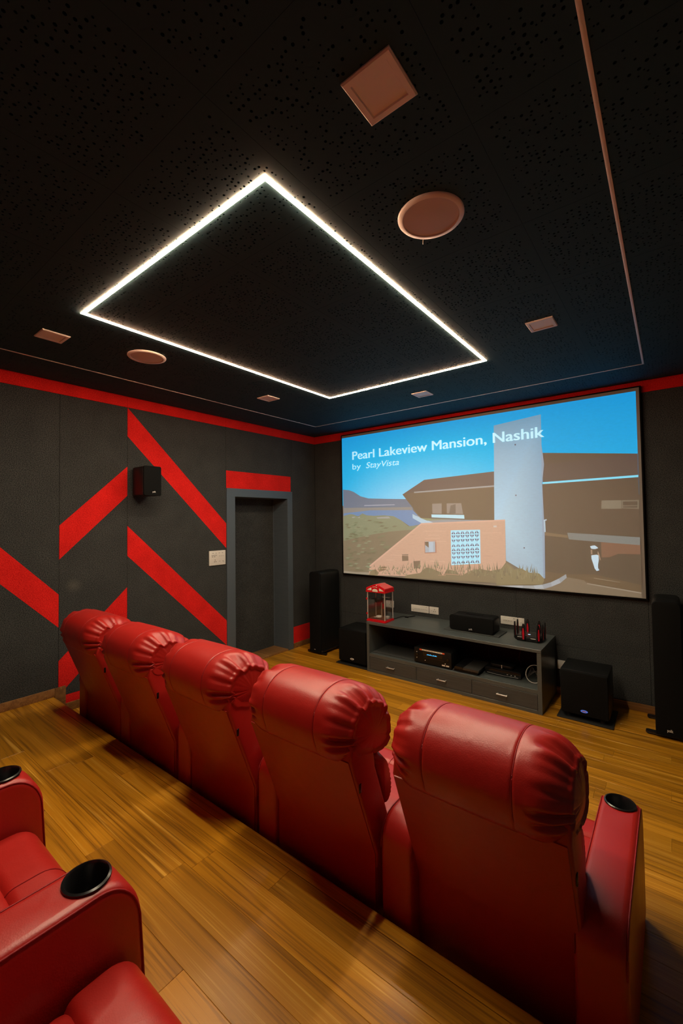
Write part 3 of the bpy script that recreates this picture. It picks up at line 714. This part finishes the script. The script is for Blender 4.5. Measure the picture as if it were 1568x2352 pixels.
obj('bowl', add_lathe(bmesh.new(), [(.0005, .002), (.026, .002), (.036, .012), (.034, .022), (.026, .028), (.0005, .03)], (0, 0, 0), 24), WHITE, sc)
obj('handle', box(-.06, -.03, -.02, -.004, .003, .010, bev=.003), WHITE, sc)
cup = tag(obj('measuring_cup', add_lathe(bmesh.new(), [(.0005, 0), (.022, 0), (.025, .022), (.023, .022), (.02, .004), (.0005, .004)], (0, 0, 0), 24), WHITE), 'white cup in the right corner inside the popcorn machine', 'cup')
cup.location = (1.460, -.43, KZ+.031)
pc = thing('power_cord', 'thin black power cord and plug lying on console behind popcorn machine', 'cord', (1.55, -.2, KZ))
obj('wire', tube(spline([(-.075, -.16, .004), (-.06, .03, .004), (.0, .07, .004), (.05, .16, .004), (.05, .10, .006), (.02, .055, .008)], 40), .0035, 8), BLACK, pc)
obj('plug', box(-.012, .028, .02, .045, .0, .014, bev=.003), BLACK, pc)

# ------------------------------------------------------------------ centre speaker on its mat
tag(obj('speaker_mat', box(2.128, 2.695, -.408, -.145, KZ, KZ+.008, bev=.002), mat('grey_mat', (.04, .045, .043), .8)), 'flat grey mat under the centre speaker on console top', 'mat')
cs = thing('centre_speaker', 'wide low black centre speaker on a grey mat on the console', 'speaker', (2.413, -.384, KZ+.008))
hw, hh = .226, .156
obj('cabinet', prism(rrect(-hw+.004, hw-.004, .002, hh-.002, .028), .014, .205, 'y', bev=.004), BLACK, cs)
obj('grille', prism(rrect(-hw, hw, .0, hh, .03), -.006, .014, 'y', bev=.006, seg=3), GRILLE, cs)
obj('logo', text_mesh('polk', -.02, .036, .022, .016, -.0065, offset=.02, extrude=.01), SILVER, cs)
obj('top_vent', box(-.09, .09, .10, .112, hh-.002, hh+.004, bev=.002), GLOSS, cs)

# ------------------------------------------------------------------ router with eight aerials
ro = thing('wireless_router', 'black wireless router with eight upright red and black aerials on console', 'router', (2.948, -.285, KZ))
body = [(-.115, -.075), (-.09, -.10), (.09, -.10), (.115, -.075), (.115, .075), (.09, .10), (-.09, .10), (-.115, .075)]
obj('body', prism(body, .004, .042, 'z', bev=.008), BLACK, ro)
obj('top_plate', prism([(x*.86, y*.86) for x, y in body], .042, .046, 'z', bev=.001, seg=1), mat('grey_gloss', (.05, .045, .042), .25), ro)
for sx in (-1, 1):
    for sy in (-1, 1): obj('foot', box(sx*.08-.012, sx*.08+.012, sy*.07-.01, sy*.07+.01, 0, .005), RUBBER, ro)
obj('status_light', box(-.014, .006, -.012, .002, .046, .0475), display((.55, .75, 1.), 1.2), ro)
obj('port_strip', box(.03, .075, -.101, -.099, .032, .037), SILVER, ro)
obj('port_strip', box(-.085, -.035, -.101, -.099, .036, .040), SILVER, ro)
AER = mat('aerial_red', (.5, .006, .02), .3)
for (x, y, rz) in ((-.122, -.05, 90), (-.122, .045, 90), (-.045, .106, 0), (.06, .106, 0), (.122, .05, -90), (.122, -.04, -90), (-.03, -.107, 180), (.098, -.095, 215)):
    o = obj('aerial', prism([(-.012, .012), (.012, .012), (.017, .08), (.013, .135), (.006, .165), (-.006, .165), (-.013, .135), (-.017, .08)], -.006, .006, 'y', bev=.002), BLACK, ro)
    o.location = (x, y, 0); o.rotation_euler = (0, 0, math.radians(rz))
    obj('red_side', prism([(-.006, .022), (.006, .022), (.009, .08), (.004, .125), (-.004, .125), (-.009, .08)], -.0072, .0072, 'y'), AER, o)

# ------------------------------------------------------------------ on the shelf
av = thing('av_receiver', 'black stereo receiver with lit blue display on the console shelf', 'receiver', (1.863, -.557, .205))
obj('chassis', box(0, .408, .012, .34, .012, .160, bev=.003), BLACK, av)
obj('front_panel', box(-.002, .410, -.002, .014, .010, .163, bev=.004), BLACK, av)
for k in range(14): obj('vent_slot', box(.04, .37, .05+k*.018, .058+k*.018, .1598, .1622), GLOSS, av)
for x in (.05, .36):
    for y in (.04, .30): obj('foot', cyl((x, y, .0065), .018, .013, seg=16), RUBBER, av)
obj('sticker', box(.062, .338, -.0035, .006, .141, .154), mat('cream_sticker', (.75, .68, .55), .5), av)
for a in ((.062, .088), (.315, .338)): obj('sticker_end', box(*a, -.004, .0, .1405, .1545), mat('orange_sticker', (.75, .10, .03), .5), av)
for k in range(7): obj('sticker_print', box(.10+k*.031, .118+k*.031, -.0042, -.003, .1455, .1485), GREYPL, av)
obj('display_window', box(.10, .315, -.003, .0, .088, .128), GLOSS, av)
CY = display((.05, .42, .75), 1.6)
rq = random.Random(8); bm = bmesh.new()
for k in range(15):
    x = .145+k*.0074; h = rq.choice((.006, .008, .011)); add_box(bm, x, x+.0045, -.0042, -.003, .103, .103+h)
obj('display_characters', bm, CY, av)
obj('seam_line', box(.11, .33, -.0028, -.0015, .073, .0755), mat('brown_line', (.05, .02, .012), .4), av)
for x, z in ((.03, .118), (.03, .06), (.125, .045), (.345, .05)): obj('button', cyl((x, -.004, z), .004, .006, 'y', 12), SILVER, av)
for x in (.025, .365): obj('volume_dial', add_cyl(bmesh.new(), (x+.01, -.006, .095), .013, .012, 'y', 24), GLOSS, av)
for x in (.31, .352): obj('badge', box(x, x+.034, -.0036, -.002, .024, .037), SILVER, av)
gc = thing('game_console', 'flat black slanted game console beside the receiver on the shelf', 'game console', (2.292, -.555, .205))
obj('lower_shell', prism([(.0, .004), (.235, .004), (.25, .027), (.008, .027)][::1], 0, .29, 'y', bev=.002), BLACK, gc)
obj('upper_shell', prism([(.01, .030), (.253, .030), (.26, .054), (.02, .054)], -.012, .29, 'y', bev=.002), mat('grey_gloss', (.035, .035, .033), .3), gc)
obj('gloss_half', prism([(.012, .0305), (.10, .0305), (.106, .0545), (.021, .0545)], -.0125, .288, 'y'), GLOSS, gc)
for x in (.15, .175): obj('port', box(x, x+.014, -.003, .0, .027, .031), SILVER, gc)
for x in (.04, .2):
    for y in (.05, .24): obj('foot', cyl((x, y, .002), .01, .004, seg=12), RUBBER, gc)
dv = thing('video_recorder', 'black video recorder box at right on the console shelf', 'recorder', (2.565, -.43, .205))
obj('chassis', box(0, .33, .006, .25, .006, .062, bev=.003), BLACK, dv)
obj('front_panel', prism([(0, .008), (.33, .008), (.332, .06), (-.002, .06)], -.006, .006, 'y', bev=.002), GLOSS, dv)
for x in (.205, .24, .275): obj('indicator', box(x, x+.012, -.0075, -.005, .026, .031), SILVER, dv)
obj('front_lip', tube(spline([(.02, -.006, .016), (.17, -.012, .012), (.31, -.006, .016)], 16), .003, 6), mat('grey_edge', (.10, .10, .10), .3), dv)
for x in (.04, .29):
    for y in (.03, .22): obj('foot', cyl((x, y, .003), .012, .006, seg=12), RUBBER, dv)
mo = thing('cable_modem', 'small black rounded box lying on top of the video recorder', 'modem', (2.60, -.40, .267))
obj('shell', prism(rrect(0, .22, 0, .16, .03), .004, .034, 'z', bev=.008), BLACK, mo)
for x in (.04, .18):
    for y in (.04, .12): obj('foot', cyl((x, y, .0025), .008, .005, seg=10), RUBBER, mo)
obj('jack', cyl((.115, -.004, .02), .004, .03, 'z', 12), SILVER, mo)
cc = thing('cable_coil', 'coiled pale cable leaning at the right end of console shelf', 'cable', (2.985, -.40, .205))
circ = [(.072*math.cos(a), .035*math.sin(a)*0+.05*math.sin(a)*.75, .077+.070*math.sin(a)) for a in [2*math.pi*k/48 for k in range(48)]]
cl_ = obj('white_loop', tube([(x, y, z) for x, y, z in circ], .0038, 8, closed=True), CORD, cc); cl_.rotation_euler = (0, math.radians(18), 0)
bm = bmesh.new()
for k in range(5):
    add_tube(bm, spline([(-.06, .06+.02*k, .006+.004*k), (-.02, .02+.02*k, .05+.012*k), (.04, .05, .09-.012*k), (.075, .10, .03+.006*k), (.0, .13, .006)], 24), .003, 6)
obj('grey_strand', bm, mat('cable_grey', (.09, .085, .08), .5), cc)
for k, (x, y0) in enumerate(((2.12, -.12), (2.47, -.10), (2.78, -.10))):
    tag(obj('hanging_wire', tube(spline([(x, -.05, .50), (x+.03, -.06, .42), (x+.01, -.09, .30), (x+.05, y0, .212)], 18), .003, 6), mat('wire_'+('black', 'grey', 'red')[k], ((.02, .02, .02), (.06, .05, .05), (.20, .015, .03))[k], .5)),
        ('black wire hanging behind the receiver in the console', 'dark grey wire hanging behind the game console', 'dark red wire hanging behind the video recorder')[k], 'wire')

# ------------------------------------------------------------------ wall plates
def wall_plate(label, x0, x1, z0, z1, rockers, holes, name='socket_plate', cat='socket'):
    t = thing(name, label, cat, (x0, -.0004, z0)); w_, h_ = x1-x0, z1-z0
    obj('plate', prism(rrect(0, w_, 0, h_, .004), -.009, 0, 'y', bev=.002), WHITE, t)
    for (a, b, c, d) in rockers: obj('rocker', box(a, b, -.0115, -.008, c, d, bev=.001, seg=1), WHITE, t); 
    for (a, b, c, d) in rockers: obj('print', box(a+.002, b-.002, -.0121, -.0112, c+.003, c+.006), GREYPL, t)
    for (x, z, r) in holes: obj('hole', cyl((x, -.0092, z), r, .0015, 'y', 10), GLOSS, t)
    return t
def row(n, x0, dx, w_, z0, z1): return [(x0+k*dx, x0+k*dx+w_, z0, z1) for k in range(n)]
wall_plate('long cream switch strip above the console, left of centre speaker', 1.533, 1.765, .603, .684, row(4, .045, .021, .018, .032, .052)+row(4, .135, .021, .018, .032, .052), [(.03, .016, .004), (.20, .066, .003)])
wall_plate('small square cream three pin socket above the console', 1.772, 1.886, .602, .685, [(.02, .036, .034, .052)], [(.066, .054, .004), (.055, .032, .004), (.077, .032, .004)])
wall_plate('cream socket strip behind router and centre speaker', 2.592, 2.762, .602, .684, row(4, .025, .024, .020, .036, .054), [(.13, .066, .003), (.14, .066, .003)])
wall_plate('small cream plate behind the router aerials', 2.766, 2.827, .602, .684, [(.022, .038, .03, .05)], [])
wall_plate('cream socket plate seen through the popcorn machine', 1.176, 1.288, .614, .698, [(.02, .036, .034, .052)], [(.066, .054, .004), (.055, .032, .004), (.077, .032, .004)])
wall_plate('cream plate low on the wall between console and right subwoofer', 3.122, 3.238, .242, .326, [(.07, .09, .03, .05)], [])
sw = thing('switch_plate', 'square white switch and socket plate beside the door frame', 'switch', (.0004, -1.780, 1.226), math.pi/2)
obj('plate', prism(rrect(0, .216, 0, .162, .005), -.010, 0, 'y', bev=.002), WHITE, sw)
for x in (.128, .152, .176): obj('rocker', box(x, x+.018, -.0125, -.009, .096, .118, bev=.001, seg=1), WHITE, sw); obj('print', box(x+.003, x+.015, -.0133, -.0122, .098, .101), GREYPL, sw)
obj('dimmer', box(.03, .10, -.0115, -.009, .104, .118), mat('grey_print_light', (.5, .48, .44), .5), sw)
for x in (.035, .062): obj('rocker', box(x, x+.014, -.0125, -.009, .092, .099), GREYPL, sw)
for x in (.04, .08, .122, .165): obj('print', box(x, x+.018, -.0108, -.0098, .132, .137), GREYPL, sw)
for x, z in ((.075, .058), (.066, .040), (.085, .040)): obj('hole', cyl((x, -.0102, z), .0042, .0015, 'y', 10), GLOSS, sw)
for x, z in ((.125, .040), (.172, .042), (.176, .030)): obj('print', box(x, x+.018, -.0108, -.0098, z, z+.004), GREYPL, sw)

# ------------------------------------------------------------------ surround speaker on the left wall
ws = thing('surround_speaker', 'black box speaker mounted on the striped left wall', 'speaker', (.0006, -2.55, 1.965), math.pi/2)
obj('cabinet', prism(rrect(-.083, .083, .0, .272, .012), -.225, -.035, 'y', bev=.003), mat('dark_walnut_vinyl', (.012, .008, .008), .5), ws)
obj('grille', prism(rrect(-.084, .084, -.002, .274, .016), -.246, -.228, 'y', bev=.004, seg=3), GRILLE, ws)
obj('logo', text_mesh('polk', -.002, .03, .028, .014, -.2465, offset=.02, extrude=.01), SILVER, ws)
obj('bracket', box(-.03, .03, -.036, 0, .09, .18, bev=.003), BLACK, ws)

# ------------------------------------------------------------------ floor speakers
def tower(label, x0, x1, y, h, logo, feet):
    t = thing('tower_speaker', label, 'speaker', ((x0+x1)/2, y, 0), group='tower speakers'); w_ = (x1-x0)/2
    obj('cabinet', prism(rrect(-w_, w_, .026, h, .035, corners=(0, 0, 1, 1)), .022, .40, 'y', bev=.004), BLACK, t)
    obj('grille', prism(rrect(-w_, w_, .024, h+.002, .04, corners=(0, 0, 1, 1)), -.004, .019, 'y', bev=.008, seg=3), GRILLE, t)
    for yy in (.045, .36):
        f = obj('outrigger', prism([(-w_-.065, yy-.016), (-w_-.05, yy-.026), (-.02, yy-.022), (w_+.05, yy-.026), (w_+.065, yy-.016), (w_+.065, yy+.012), (w_+.05, yy+.022), (-w_-.05, yy+.022), (-w_-.065, yy+.012)], .008, .028, 'z', bev=.005), GLOSS, t)
        for s in (-1, 1): obj('spike', cyl((s*(w_+.05), yy, .005), .011, .010, seg=14), RUBBER, f)
    obj('side_rail', prism([(w_-.002, .02), (w_+.02, .03), (w_+.02, .37), (w_-.002, .38)], .03, .055, 'z', bev=.004), GLOSS, t)
    if logo == 'polk': obj('logo', text_mesh('polk', -.018, .036, .062, .02, -.0045, offset=.02, extrude=.01), SILVER, t)
    else: obj('logo', box(-.009, .009, -.0055, -.003, .060, .067), SILVER, t)
    return t
tower('tall black tower speaker in the corner left of the screen', .309, .487, -.481, 1.045, 'badge', 1)
tower('tall black tower speaker cut by the right edge of photo', 3.896, 4.076, -.456, 1.050, 'polk', 1)
def subwoofer(label, x0, x1, y, z0, z1, depth, lit, mat_label):
    w_ = (x1-x0)/2; xc = (x0+x1)/2
    tag(obj('subwoofer_mat', box(xc-w_-.03, xc+w_+.03, y-.022, y+depth+.02, 0, .012, bev=.003), mat('black_slab', (.014, .015, .015), .5)), mat_label, 'mat')
    t = thing('subwoofer', label, 'speaker', (xc, y, .012), group='subwoofers')
    a = z0-.012; b = z1-.012
    obj('cabinet', box(-w_, w_, .020, depth, a, b, bev=.006), BLACK, t)
    obj('grille', prism(rrect(-w_+.002, w_-.002, a+.002, b-.006, .012), -.002, .018, 'y', bev=.006, seg=3), GRILLE, t)
    for sx in (-1, 1):
        for yy in (.05, depth-.05): obj('foot', cyl((sx*(w_-.05), yy, a/2), .02, a+.001, seg=16), RUBBER, t)
    ov = [(.027*math.cos(k*math.pi/12), a+.040+.011*math.sin(k*math.pi/12)) for k in range(24)]
    lg = obj('badge', prism(ov, -.0045, -.001, 'y', bev=.001, seg=1), display((.10, .22, .85), .55) if lit else SILVER, t)
    obj('badge_mark', prism([(x*.62, a+.040+(z-a-.040)*.42) for x, z in ov], -.0052, -.004, 'y'), mat('badge_red', (.5, .2, .2), .4) if lit else GREYPL, lg)
    return t
subwoofer('black subwoofer cube left of the console by the tower', .842, 1.238, -.553, .040, .418, .37, False, 'dark slab under the left subwoofer')
subwoofer('black subwoofer with blue lit badge right of the console', 3.242, 3.595, -.512, .048, .410, .35, True, 'dark slab under the subwoofer with the blue badge')

# ------------------------------------------------------------------ recliners
PROF = [(-.167, .700), (-.197, .752), (-.209, .812), (-.193, .877), (-.140, .924), (-.060, .938), (.025, .920), (.097, .878), (.147, .815), (.165, .745), (.160, .680), (.133, .642), (.070, .635), (-.005, .648), (-.085, .672)]
def headrest_mesh():
    NT = 132; prof = spline(PROF, NT, True); cy, cz = -.020, .770; HW = .280
    us = sorted({round(s*u, 4) for s in (-1, 1) for u in [0, .1, .2, .3, .38, .44, .462, .472, .48, .488, .498, .52, .56, .60]+[.62+.018*k for k in range(20)]+[.975, .988, 1.]})
    bm = bmesh.new(); rows = []; r = random.Random(5)
    ph = [r.random()*6.28 for _ in range(6)]
    for u in us:
        a = abs(u); ring = []
        f = max(0, (a-.60)/.40); s = 1-.36*f**2.6
        s -= .016*math.exp(-((a-.48)/.008)**2)
        s += .010*math.cos(a/.48*math.pi/2) if a < .48 else .0
        w_ = max(0, min(1, (a-.56)/.30)); w_ = w_*w_*(3-2*w_)
        for k, (y, z) in enumerate(prof):
            t = 2*math.pi*k/NT
            fold = .5*math.sin(17*t+ph[0]+1.2*math.sin(3*t+ph[1])) + .32*math.sin(27*t+ph[2]*(1 if u > 0 else 2)) + .25*math.sin(9*t+ph[3])
            fold = -abs(fold)**.8 if fold < 0 else .35*fold
            top = .35+.65*max(0, min(1, (z-.66)/.12))
            d = 1*s+.15*w_*fold*top*(.6+.4*math.sin(5*t+ph[4]))
            if a > .97: d += .022
            x = u*HW*(1-.02*w_)
            ring.append(bm.verts.new((x, cy+(y-cy)*d, cz+(z-cz)*d)))
        rows.append(ring)
    fs = []
    for A, B in zip(rows, rows[1:]):
        for k in range(NT): fs.append(bm.faces.new((A[k], A[(k+1) % NT], B[(k+1) % NT], B[k])))
    for ring, s in ((rows[0], 1), (rows[-1], -1)):                # flat D-shaped end piece, slightly sunk then domed
        prev = ring
        for sc, dx in ((.90, .008), (.82, .006), (.45, -.001), (.12, -.003)):
            nr = [bm.verts.new((v.co.x+s*dx, cy+(v.co.y-cy)*sc, cz+(v.co.z-cz)*sc)) for v in ring]
            for k in range(NT): fs.append(bm.faces.new((prev[k], prev[(k+1) % NT], nr[(k+1) % NT], nr[k])))
            prev = nr
        fs.append(bm.faces.new(prev))
    bmesh.ops.recalc_face_normals(bm, faces=fs)
    return bm
def pillow_mesh(hx, pts, n=40, nx=28, puff=.10, wr=.012, seed=3, fr=23):
    """closed cushion: outline pts (y,z) swept along x, gathered at both ends"""
    prof = spline(pts, n, True); cy = sum(p[0] for p in pts)/len(pts); cz = sum(p[1] for p in pts)/len(pts)
    bm = bmesh.new(); rows = []
    for i in range(nx+1):
        u = -1+2*i/nx; a = abs(u); s = 1-.5*max(0, (a-.45)/.55)**2.6
        w_ = max(0, (a-.5)/.5)
        rows.append([bm.verts.new((u*hx, cy+(y-cy)*(s+wr*8*w_*math.sin(fr*2*math.pi*k/n+seed)*.5), cz+(z-cz)*(s+.3*(1-s)))) for k, (y, z) in enumerate(prof)])
    fs = [bm.faces.new((A[k], A[(k+1) % n], B[(k+1) % n], B[k])) for A, B in zip(rows, rows[1:]) for k in range(n)]
    fs += [bm.faces.new(rows[0]), bm.faces.new(rows[-1])]
    bmesh.ops.recalc_face_normals(bm, faces=fs)
    return bm
AW, AH = .066, .465                     # half width and height of an armrest
CUP = (.0, .600)                         # cup hole, from the chair's rear plane
def arm_outline():
    pts = [(-.015, .012), (-.015, .36)]
    pts += [(.075-.09*math.cos(math.radians(a)), .375+.090*math.sin(math.radians(a))) for a in range(10, 91, 10)]
    pts += [(.22, AH+.002), (.44, AH+.002)]
    pts += [(.605+.10*math.sin(math.radians(a)), .350+.115*math.cos(math.radians(a))) for a in range(0, 91, 9)]
    return pts+[(.715, .19), (.70, .012)]
def arm_mesh():
    bm = bmesh.new(); o = arm_outline()
    add_prism(bm, o, -AW, AW, 'x', bev=.022, seg=5)
    me = bpy.data.meshes.new('armrest'); bm.to_mesh(me); bm.free()
    a = bpy.data.objects.new('tmp', me); C.objects.link(a)
    cm = bpy.data.meshes.new('cut'); b2 = cyl((CUP[0], CUP[1], AH-.02), .047, .14, seg=48); b2.to_mesh(cm); b2.free()
    c = bpy.data.objects.new('cut', cm); C.objects.link(c)
    md = a.modifiers.new('cup', 'BOOLEAN'); md.object = c; md.operation = 'DIFFERENCE'; md.solver = 'EXACT'
    bpy.context.view_layer.update()
    res = bpy.data.meshes.new_from_object(a.evaluated_get(bpy.context.evaluated_depsgraph_get()))
    bpy.data.objects.remove(a); bpy.data.objects.remove(c)
    res.materials.clear(); res.materials.append(LEATHER)
    res.shade_smooth(); res.set_sharp_from_angle(angle=math.radians(40)); res.name = 'armrest'
    return res
ARM = arm_mesh()
def piping_pts(x):
    o = arm_outline(); return [(x, y+(.0), z) for y, z in o[1:-1]]
bm = bmesh.new()
for s in (-1, 1): add_tube(bm, [(s*(AW-.0035), y*.985+.004, z-.0065 if z > .3 else z) for _, y, z in piping_pts(0)], .0022, 6)
PIPE = bpy.data.meshes.new('piping'); bm.to_mesh(PIPE); bm.free(); PIPE.materials.append(THREAD); PIPE.shade_smooth()
bm = add_lathe(bmesh.new(), [(.0495, .004), (.053, .006), (.0525, .009), (.0475, .011), (.0445, .007), (.043, -.05), (.038, -.060), (.0005, -.061)], (0, 0, 0), 40, cap0=False)
CUPM = bpy.data.meshes.new('cup_holder'); bm.to_mesh(CUPM); bm.free(); CUPM.materials.append(mat('black_cup_plastic', (.010, .010, .011), .25)); CUPM.shade_smooth()
CUPM.set_sharp_from_angle(angle=math.radians(50))
def add_arm(parent, x, dy=0.):
    a = obj('armrest', ARM, None, parent); a.location = (x, dy, 0)
    c = obj('cup_holder', CUPM, None, a); c.location = (CUP[0], CUP[1], AH-.004)
    obj('piping', PIPE, None, a)
    return a

HEAD = None
def recliner(label):
    t = thing('recliner', label, 'recliner chair')
    bm = bmesh.new(); add_box(bm, -.263, .263, .0, .42, .03, .275, bev=.012, seg=3); add_box(bm, -.23, .23, .03, .42, .0, .031)
    obj('base', bm, LEATHER, t)
    side = [(.0, .25), (.0, .30), (-.160, .712), (-.148, .765), (-.02, .75), (-.002, .635), (.088, .40), (.10, .25)]
    obj('backrest', prism(side, -.270, .270, 'x', bev=.012, seg=3), LEATHER, t)
    obj('back_panel', prism([(-.0035, .05), (-.0035, .2985), (-.1632, .712), (-.157, .715), (.003, .301), (.003, .05)], -.261, .261, 'x', bev=.003, seg=2), LEATHER, t)
    h = obj('headrest', headrest_mesh(), LEATHER, t, sharp=180)
    pr = [PROF[i] for i in range(0, 11)]
    for s in (-1, 1):                                           # stitched welts over the headrest
        p = spline(pr, 60); obj('stitching', tube([(s*.1344, -.020+(y+.020)*.992, .770+(z-.770)*.992) for y, z in p], .0016, 6), THREAD, h)
    obj('lumbar_pillow', pillow_mesh(.256, [(.0, .655), (.06, .668), (.115, .625), (.152, .545), (.165, .47), (.145, .415), (.085, .40), (.065, .48), (.025, .58)], 60), LEATHER, t, sharp=180)
    obj('seat', box(-.270, .270, .06, .535, .16, .320, bev=.035, seg=5), LEATHER, t)
    fr = [(.518, .05), (.518, .300)]+[(.550-.03*math.cos(math.radians(a)), .298+.022*math.sin(math.radians(a))) for a in range(15, 91, 15)]
    fr += [(.605+.080*math.sin(math.radians(a)), .240+.08*math.cos(math.radians(a))) for a in range(0, 91, 10)]+[(.680, .10), (.66, .05)]
    f = obj('footrest', prism(fr, -.270, .270, 'x', bev=.018, seg=4), LEATHER, t)
    obj('stitching', tube([(.0, y, z+.0006) for y, z in fr[2:-1]], .0018, 6), THREAD, f)
    obj('zip_tab', box(.2685, .2735, -.112, -.100, .585, .618, bev=.002), GLOSS, t)
    return t
base_y = -3.21
FRONT = ['red leather recliner at the far left end of the front row, beside the striped wall',
         'second red leather recliner from the striped wall in the front row',
         'middle red leather recliner of the five in the front row',
         'second red leather recliner from the right in the front row',
         'rightmost red leather recliner of the front row, armrest with cup holder showing']
proto = recliner(FRONT[0])
add_arm(proto, -.325)
for k in range(5):
    c = proto if k == 0 else copy_tree(proto)
    dy = .04 if k == 4 else (.0, -.005, .0, .005)[k]
    c.location = ((.80, 1.475, 2.168, 2.852, 3.537)[k], base_y+dy, MID); c['label'] = FRONT[k]; c['group'] = 'recliners in the front row'
    for ch in c.children:
        if ch.name.startswith('armrest'): ch.location.y = -dy
    if k == 4: add_arm(c, .311, -dy)
BACK = ['red recliner of back row at the left edge of photo, mostly cut off', 'middle red recliner of the back row, seat between two cup holder armrests',
        'nearest red recliner of the back row, its seat at the bottom edge of photo']
for k in range(3):
    c = copy_tree(proto); c.location = (1.782+.715*k, -4.735, TOP); c.scale = (1.0, 1.04, 1.14)
    c['label'] = BACK[k]; c['group'] = 'recliners in the back row'
    for ch in c.children:
        if ch.name.startswith('armrest'): ch.location.x = -.36; ch.scale.x = 1.1
    if k == 2: add_arm(c, .355).scale.x = 1.1
